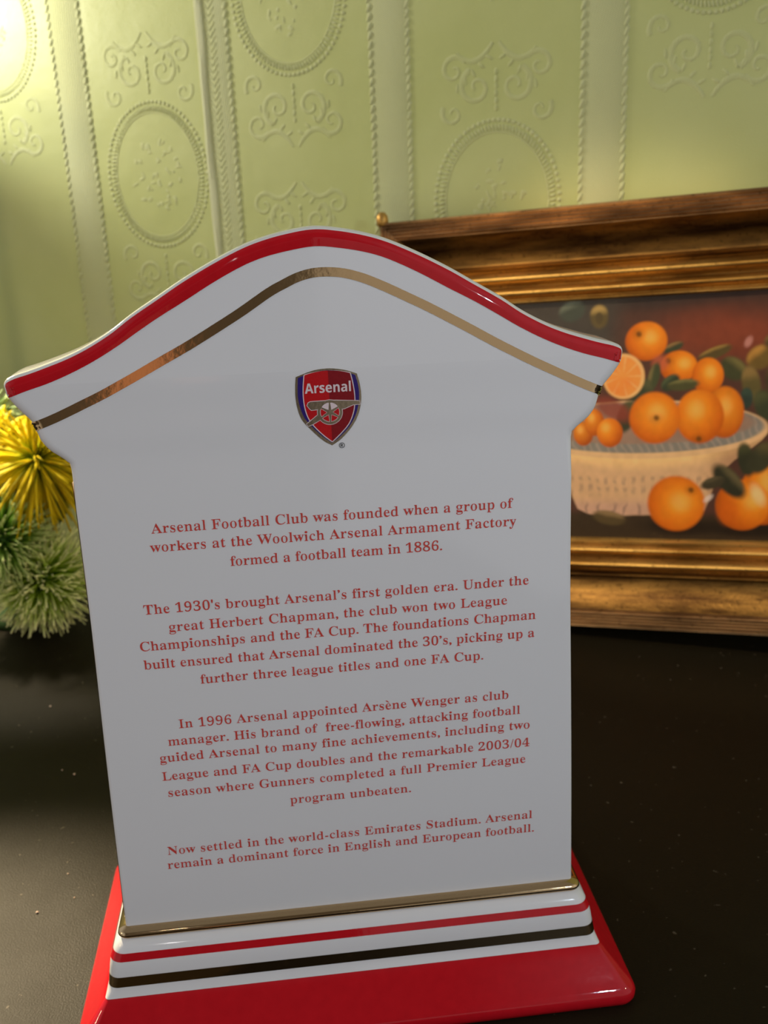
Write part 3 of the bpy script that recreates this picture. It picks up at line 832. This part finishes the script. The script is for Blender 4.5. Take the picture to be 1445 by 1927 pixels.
def paint_canvas():
    x0, x1, z0, z1 = FWID - 0.001, FWD - FWID + 0.001, FWID - 0.001, FH - FWID + 0.001
    nx, nz = 400, 310
    xs, zs = np.linspace(x0, x1, nx), np.linspace(z0, z1, nz)
    XX, ZZ = np.meshgrid(xs, zs, indexing='ij'); x, z = XX * 1000, ZZ * 1000
    def lin(c): c = np.array(c, float) / 255; return np.where(c <= 0.04045, c / 12.92, ((c + 0.055) / 1.055) ** 2.4)
    def fbm(s, oct_=4, seed=0):
        r = np.random.default_rng(seed); o = np.zeros_like(x); amp = 1
        for k in range(oct_):
            for _ in range(4):
                a = r.random() * 6.283; ph = r.random() * 6.283
                o += amp * np.sin((x * math.cos(a) + z * math.sin(a)) / s * 2 ** k * (0.8 + 0.5 * r.random()) + ph + 1.3 * np.sin((x * math.sin(a) - z * math.cos(a)) / s * 2 ** k * .7 + ph))
            amp *= 0.5
        return o / 4
    n1, n2, n3 = fbm(14, 4, 1), fbm(4, 3, 2), fbm(1.6, 2, 3)
    C = np.zeros((*x.shape, 3))
    def mix(c, m_): 
        nonlocal C
        c = lin(c); m_ = np.clip(m_, 0, 1)[..., None]; C = C * (1 - m_) + c * m_
    def sst(v, a, b_): t = np.clip((v - a) / (b_ - a), 0, 1); return t * t * (3 - 2 * t)
    def blob(cx_, cz_, rx, rz, ang=0, soft=0.12):
        a = math.radians(ang); dx, dz = x - cx_, z - cz_
        p, q = dx * math.cos(a) + dz * math.sin(a), -dx * math.sin(a) + dz * math.cos(a)
        r = np.sqrt((p / rx) ** 2 + (q / rz) ** 2); return r, 1 - sst(r, 1 - soft, 1 + soft)
    mix((84, 54, 42), np.ones_like(x))
    mix((128, 62, 40), sst(-np.hypot((x - 205) / 48, (z - 178) / 22) + n1 * 0.18, -1.15, -0.2))
    mix((58, 46, 40), sst(z + n1 * 3, 191, 203))
    mix((70, 62, 54), sst(x + n1 * 4 - (z - 180) * 0.3, 150, 128) * sst(z, 160, 172))
    mix((48, 40, 36), sst(x, 226, 250) * sst(z, 170, 190))
    mix((60, 46, 30), sst(z + n1, 74, 68))                         # painted table
    mix((96, 74, 46), sst(n2 + n3 * .4, 0.7, 1.4) * sst(z, 72, 66))
    # leaves behind the fruit
    def leaf(cx_, cz_, rx, rz, ang, c1, c2):
        r, mk = blob(cx_, cz_, rx, rz, ang, 0.22); mix(c1, mk)
        a = math.radians(ang); q = -(x - cx_) * math.sin(a) + (z - cz_) * math.cos(a)
        mix(c2, mk * sst(q + n2 * 0.6, 0, rz * 0.8) * 0.8)
    leaf(130, 191.8, 5.3, 6.8, 0, (96, 80, 46), (196, 160, 92)); mix((80, 66, 40), blob(130, 191, 2.2, 3.6)[1] * .8)
    leaf(114, 196, 8, 6, 20, (70, 74, 62), (120, 124, 104))
    leaf(206, 158, 8, 6, -40, (66, 66, 40), (120, 108, 60)); leaf(196, 167.7, 9.5, 3.2, 20, (90, 74, 40), (170, 132, 66))
    leaf(220.7, 164, 7.5, 6.4, 40, (110, 86, 40), (190, 136, 62)); leaf(216, 149, 5, 10, 10, (96, 84, 46), (150, 118, 66))
    leaf(213.5, 140.6, 3.4, 6, 0, (50, 60, 50), (60, 76, 60)); leaf(224, 136, 6, 9, 20, (60, 64, 42), (84, 84, 50)); leaf(172.6, 171.9, 6, 2.6, 20, (62, 66, 44), (150, 112, 66))
    leaf(236, 150, 12, 14, 0, (66, 60, 36), (120, 96, 50)); leaf(232, 176, 10, 5, 30, (80, 70, 40), (140, 110, 60))
    # bowl: foot, body, rim
    cxb = 152.0
    halfw = np.interp(z, [68, 70, 73, 80, 90, 98, 104, 110, 116, 120], [24, 32, 38, 41, 44, 49, 55, 63, 70, 73])
    body_ = sst(halfw - np.abs(x - cxb), -0.8, 0.8) * sst(z + 0.0011 * (x - cxb) ** 2 * 0 + n2 * .4, 68.5, 70.5) * (1 - sst(z - 0.0028 * (x - cxb) ** 2, 106.5, 108))
    mix((214, 168, 122), body_)
    mix((240, 192, 128), body_ * sst(z - 0.0028 * (x - cxb) ** 2, 95, 104))
    dash = (np.sin(x * 1.15 + 1.4 * n2) > 0.15) * sst(z + n3, 80, 84) * (1 - sst(z + n3, 93, 96))
    mix((150, 118, 96), body_ * dash * (0.28 + 0.2 * np.sin(z * 0.9 + n2 * 3) + 0.12 * n3))
    mix((196, 150, 128), body_ * sst(z, 82, 74) * 0.7)
    mix((120, 96, 84), body_ * sst(np.sin(x * 0.8 + n2 * 2), 0.5, 1) * sst(z, 79, 74) * .5)
    mix((160, 112, 80), body_ * sst(x, 186, 206) * 0.55)
    r, mk = blob(cxb, 123, 74, 18, 0, 0.02); mix((224, 178, 126), mk)
    r, mk = blob(cxb, 124.2, 71.5, 15.6, 0, 0.03); mix((132, 124, 112), mk)
    mix((186, 160, 138), mk * sst(np.sin(x * 1.3 + z * .6 + n2 * 2), 0.1, 0.9) * 0.35)
    r, mk = blob(cxb, 126.5, 66, 12.2, 0, 0.05); mix((150, 120, 100), mk)
    leaf(133, 67.3, 10, 4.4, -10, (84, 68, 40), (150, 120, 80))
    # fruit
    def orange(cx_, cz_, rx, rz, lx=-0.3, lz=0.35, ang=0, tone=1.0, cal=None):
        r, mk = blob(cx_, cz_, rx, rz, ang, 0.07)
        d = np.hypot((x - cx_) / rx - lx, (z - cz_) / rz - lz)
        mix((214 * tone, 104 * tone, 18), mk)
        mix((244 * tone, 146 * tone, 34), mk * (1 - sst(d + n2 * 0.10, 0.1, 1.15)))
        mix((252, 178, 84), mk * (1 - sst(d + n3 * 0.05, 0.0, 0.55)) * 0.7)
        mix((164 * tone, 70 * tone, 14), mk * sst(d + n2 * 0.06, 0.85, 1.55) * 0.85)
        if cal:
            rr, mm = blob(cal[0], cal[1], 1.5, 1.6, 30, 0.5); mix((70, 52, 18), mm * 0.9)
            rr, mm = blob(cal[0], cal[1], 3.6, 3.2, 0, 0.6); mix((150, 80, 16), mm * 0.35)
    orange(118.6, 121, 6, 7.5, tone=.92); orange(125.6, 128, 6, 8.4, tone=.95); leaf(144.8, 131, 5.4, 10, -20, (58, 60, 40), (84, 84, 50))
    mix((140, 60, 44), blob(137, 136, 12, 6, -30, .4)[1] * .8)
    orange(134.7, 121.5, 7.8, 9, cal=None)
    orange(157.2, 176.2, 12, 11.4, 0.2, 0.2, cal=(153, 180.5)); orange(175.7, 160.4, 10.4, 9.4, 0.3, 0.2, cal=(169.5, 164)); mix((196, 96, 64), blob(165, 163, 4.5, 4.5, 0, .5)[1] * .7)
    orange(192, 154.5, 8.8, 10.5, 0.15, 0.2)
    leaf(161.4, 155, 8.5, 3.2, 75, (70, 74, 46), (128, 110, 66)); leaf(171, 151, 6, 4, 40, (52, 60, 42), (84, 92, 60)); leaf(178, 149.5, 9, 3.3, 5, (78, 76, 44), (128, 120, 70))
    leaf(154, 146, 6, 8, -30, (56, 62, 42), (90, 88, 54))
    # halved orange
    r, mk = blob(143.6, 155.7, 12.4, 13.6, 0, 0.06); mix((246, 182, 112), mk)
    r, mk = blob(143.2, 155.6, 10.8, 12.0, 0, 0.06); mix((242, 146, 66), mk)
    an = np.arctan2(z - 155.6, x - 143.2); mix((250, 178, 110), mk * sst(np.cos(an * 9 + n2 * .5), 0.75, 1) * sst(r, 0.15, 0.4) * .6)
    mix((236, 126, 50), blob(141, 150, 6, 5, 20, .5)[1] * .5)
    orange(201.4, 132.7, 10.8, 15.2, 0.05, 0.25, tone=.95); orange(187.4, 130.5, 13.6, 16, -0.15, 0.25, cal=(187, 117)); orange(161.5, 130.1, 14.8, 15.6, 0.1, 0.2, cal=(162.6, 130.1))
    # fruit on the table
    mix((40, 30, 20), blob(176, 62.5, 20, 5, 0, .5)[1] * .9); mix((40, 30, 20), blob(216, 62, 24, 5, 0, .5)[1] * .9)
    orange(173.7, 77.1, 16.8, 17.2, 0.15, 0.05, cal=(182.5, 85.6))
    orange(224, 84, 13, 19, 0.1, 0.35); orange(212, 76.6, 15.2, 15.4, 0.4, 0.2); mix((255, 206, 140), blob(220.5, 83, 3.2, 6.5, 25, .6)[1] * .75)
    orange(243, 78, 14, 15, 0.1, 0.2)
    mix((210, 96, 20), blob(204, 73, 6, 8, 0, .5)[1] * .6)
    leaf(204, 91, 12.5, 6, -50, (52, 50, 34), (104, 92, 60)); leaf(195, 90, 7, 3.4, 20, (66, 58, 40), (90, 80, 54)); leaf(213.7, 104, 4.6, 10, 10, (52, 52, 34), (74, 74, 44)); leaf(222, 105, 6.5, 10, -30, (60, 58, 38), (96, 84, 50))
    mix((230, 206, 190), blob(192.5, 80.5, 3.2, 1.5, 40, .5)[1] * .7); mix((196, 132, 118), blob(214.2, 173.3, 1.9, 3.2, -25, .5)[1] * .8)
    C *= (1 + 0.06 * n2[..., None] + 0.05 * n3[..., None])
    C = np.clip(C * 1.15, 0.002, 0.95)
    G = np.stack([XX, np.full_like(XX, 0.0160), ZZ], -1)
    mb = MB(); mb.grid(G, a=np.concatenate([C, np.ones((*x.shape, 1))], -1).reshape(-1, 4))
    return fix_normals_front(mb.build('canvas', MAT['canvas'], pic, attr='paint'))
paint_canvas()

# ------------------------------------------------------------------ artificial flowers
fl_root = empty('artificial_flowers', (-0.205, 0.375, ZT), 'bunch of artificial spiky yellow and pale green flowers beside the plaque', 'artificial flowers')
R0 = np.array([-0.205, 0.375, ZT])
def spiky(name, c, r, core, n, wid, cols, droop=0.0, bend=0.25, seed=1, tipw=0.25, up=0.0):
    r_ = np.random.default_rng(seed); mb = MB(); c = np.array(c) - R0
    g = math.pi * (3 - math.sqrt(5)); cb, cm, ct = [np.array([*q, 1]) for q in cols]
    # core
    th = np.linspace(0, math.pi, 9); ph = np.linspace(0, 2 * math.pi, 13)[:-1]
    mb.grid(np.array([[c + core * np.array([math.sin(t) * math.cos(p_), math.sin(t) * math.sin(p_), math.cos(t)]) for p_ in ph] for t in th]), closed_v=True, a=cb * np.array([.7, .7, .7, 1]), flip=True)
    for i in range(n):
        zc = 1 - 2 * (i + .5) / n; q = math.sqrt(1 - zc * zc)
        d = np.array([q * math.cos(g * i), q * math.sin(g * i), zc]) + r_.normal(0, 0.12, 3); d[2] += up; d /= np.linalg.norm(d)
        L = r * (0.78 + 0.34 * r_.random()); side_ = np.cross(d, r_.normal(0, 1, 3)); side_ /= np.linalg.norm(side_)
        k = 5; P = []
        for j in range(k):
            t = j / (k - 1); s_ = core * 0.8 + (L - core * 0.8) * t
            P.append(c + d * s_ + side_ * bend * L * t * t * 0.4 + np.array([0, 0, -droop * L * t * t]))
        wd = wid * (0.7 + 0.6 * r_.random()) * np.array([0.7, 1.0, 1.0, 0.8, tipw])
        sh = 0.75 + 0.5 * r_.random()
        tt = np.linspace(0, 1, k)
        col = np.array([(cb * (1 - min(1, 2 * t)) + cm * min(1, 2 * t)) if t < .5 else (cm * (2 - 2 * t) + ct * (2 * t - 1)) for t in tt]) * np.array([sh, sh, sh, 1])
        tube(mb, P, wd, 4, a=col)
    return mb.build(name, MAT['foliage'], fl_root, attr='tint')
G1, G2, CR = (0.12, 0.30, 0.010), (0.42, 0.62, 0.04), (0.95, 0.96, 0.46)
spiky('pale_green_bloom', (-.1807, .3510, -.0012), .0365, .010, 900, .00062, (G1, G2, CR), seed=3, tipw=.9, bend=.5)
spiky('frosted_green_bloom', (-.1998, .3380, .0338), .0345, .012, 800, .00065, ((.06, .18, .015), (.22, .42, .04), (.72, .80, .32)), seed=4, tipw=.6)
Y1, Y2, Y3 = (0.38, 0.50, 0.02), (0.74, 0.54, 0.008), (0.80, 0.58, 0.010)
spiky('yellow_bloom', (-.1700, .3400, .0835), .045, .006, 230, .0010, (Y1, Y2, Y3), droop=.15, seed=5, tipw=.5)
spiky('yellow_bloom', (-.2010, .3720, .0880), .034, .006, 190, .0010, (Y1, Y2, Y3), droop=.25, seed=6, tipw=.5)
spiky('yellow_bloom', (-.1760, .3850, .0640), .030, .006, 150, .0010, (Y1, (0.55, 0.46, 0.015), Y3), droop=.15, seed=9, tipw=.5)
spiky('dark_green_bloom', (-.2060, .3700, .0770), .024, .012, 260, .0016, ((.006, .03, .018), (.012, .07, .04), (.03, .12, .06)), seed=7, tipw=.5)
spiky('pale_green_bloom', (-.2150, .4000, .1000), .024, .010, 260, .0011, ((.14, .24, .06), (.32, .45, .16), (.5, .6, .28)), seed=8, tipw=.6)
def leaf_part(name, a, b_, wid, col):
    a, b_ = np.array(a) - R0, np.array(b_) - R0; mb = MB(); d = b_ - a; sd = np.cross(d, (0.2, -1, 0.1)); sd /= np.linalg.norm(sd); up_ = np.cross(sd, d); up_ /= np.linalg.norm(up_)
    rows = []
    for i in range(12):
        t = i / 11; w = wid * math.sin(math.pi * (0.06 + 0.94 * t)) ** 0.8
        rows.append([a + d * t + sd * w * q + up_ * (0.006 * math.sin(math.pi * t) + 0.25 * w * abs(q)) for q in (-1, -.5, 0, .5, 1)])
    mb.grid(np.array(rows), a=np.array([*col, 1]))
    mb.grid(np.array(rows) - up_ * 0.0004, a=np.array([*col, 1]), flip=True)
    return mb.build(name, MAT['foliage'], fl_root, attr='tint')
leaf_part('leaf', (-.200, .380, .03), (-.235, .385, .085), .016, (.012, .09, .05))
leaf_part('leaf', (-.195, .385, .02), (-.165, .395, .06), .014, (.03, .09, .02))
leaf_part('leaf', (-.205, .385, .03), (-.185, .405, .085), .014, (.05, .12, .02))
for tip in ((-.1807, .3510, -.0012), (-.1998, .3380, .0338), (-.1725, .3400, .0855), (-.2010, .3720, .0880), (-.1760, .3850, .0640), (-.2060, .3700, .0770), (-.2150, .4000, .1000)):
    b0 = np.array((-.205, .378, ZT + .008)); t_ = np.linspace(0, 1, 12)[:, None]
    P = b0 + (np.array(tip) - b0) * t_ + np.array((0, 0.02, 0.0)) * np.sin(math.pi * t_)
    mb = MB(); tube(mb, P - R0, 0.0011, 6, a=np.array([.05, .12, .02, 1])); mb.build('stem', MAT['foliage'], fl_root, attr='tint')
mb = MB(); lathe(mb, [(0.0, 0.014), (0.012, 0.013), (0.020, 0.008), (0.022, 0.003), (0.021, 0.0), (0, 0.0)], 24, (0, 0.003, 0)); mb.a = [np.tile([.03, .06, .015, 1], (len(v), 1)) for v in mb.v]
mb.build('base', MAT['foliage'], fl_root, attr='tint')

# ------------------------------------------------------------------ crumbs on the table
CRUMBS = [(-0.1268, 0.0631, 0.0006), (-0.1308, 0.1661, 0.0007), (-0.1379, 0.1713, 0.0005), (-0.1189, 0.0863, 0.0004), (-0.1132, 0.0700, 0.0004), (-0.1583, 0.2420, 0.0006)]
for k, (x, y, r) in enumerate(CRUMBS):
    mb = MB(); rr = random.Random(k); th = np.linspace(0, math.pi, 6); ph = np.linspace(0, 2 * math.pi, 9)[:-1]
    mb.grid(np.array([[np.array([math.sin(t) * math.cos(q), 0.8 * math.sin(t) * math.sin(q), 0.6 + 0.6 * math.cos(t)]) * r * (0.8 + 0.4 * rr.random()) * np.array([1, 1, 1]) for q in ph] for t in th]), closed_v=True, flip=True)
    o = mb.build('crumb', MAT['crumb']); zmin = min(v.co.z for v in o.data.vertices)
    o.location = (x, y, ZT - zmin)
    o['label'] = 'tiny pale crumb lying on the black table left of the plaque'; o['category'] = 'crumb'; o['group'] = 'crumbs on the table'

# ------------------------------------------------------------------ uplighter lamp by the wall (left, out of frame)
LX, LY = wpt(-0.500, 0.120, 0)[:2]
lamp = empty('table_lamp', (LX, LY, ZT), 'slim brass table lamp with an upturned metal bowl standing by the wall', 'lamp')
mb = MB(); lathe(mb, [(0, 0), (0.050, 0), (0.051, 0.004), (0.044, 0.010), (0.014, 0.016), (0.006, 0.026), (0, 0.026)], 32); mb.build('base', MAT['brass'], lamp)
mb = MB(); lathe(mb, [(0.005, 0.020), (0.005, 0.16), (0.010, 0.18), (0.005, 0.20), (0.005, 0.350), (0.012, 0.362)], 20); mb.build('stem', MAT['brass'], lamp)
mb = MB(); lathe(mb, [(0.004, 0.358), (0.030, 0.360), (0.055, 0.365), (0.070, 0.378), (0.072, 0.380), (0.069, 0.380), (0.053, 0.370), (0.030, 0.366), (0.004, 0.364)], 40); mb.build('bowl', MAT['brass'], lamp)
m, nt, b = pmat('bulb_glass', (1, 0.9, 0.7), 0.3)
b.inputs['Emission Color'].default_value = (1.0, 0.92, 0.76, 1); b.inputs['Emission Strength'].default_value = 6.0
mb = MB(); lathe(mb, [(0.008, 0.362), (0.010, 0.385), (0.016, 0.402), (0.0165, 0.412), (0.013, 0.420)], 20); mb.build('bulb', m, lamp)
lamp_light('bulb_light', (LX, LY, ZT + 0.438), LAMP_POWER, 0.024, (1.0, 0.95, 0.88))
spot_light('base_fill_light', (LX + 0.040, LY - 0.060, ZT + 0.345), (-0.130, -0.115, 0.02), BASE_FILL_POWER, 25, 0.6, 0.010, (1.0, 0.80, 0.50))  # added spot, no bulb of the lamp: brightens red base and table left
spot_light('flower_fill_light', (LX + 0.045, LY - 0.030, ZT + 0.345), (-0.178, 0.335, -0.02), 11.0, 18, 0.7, 0.015, (1.0, 0.92, 0.72))  # extra spot put in to light the flowers, not a lamp part
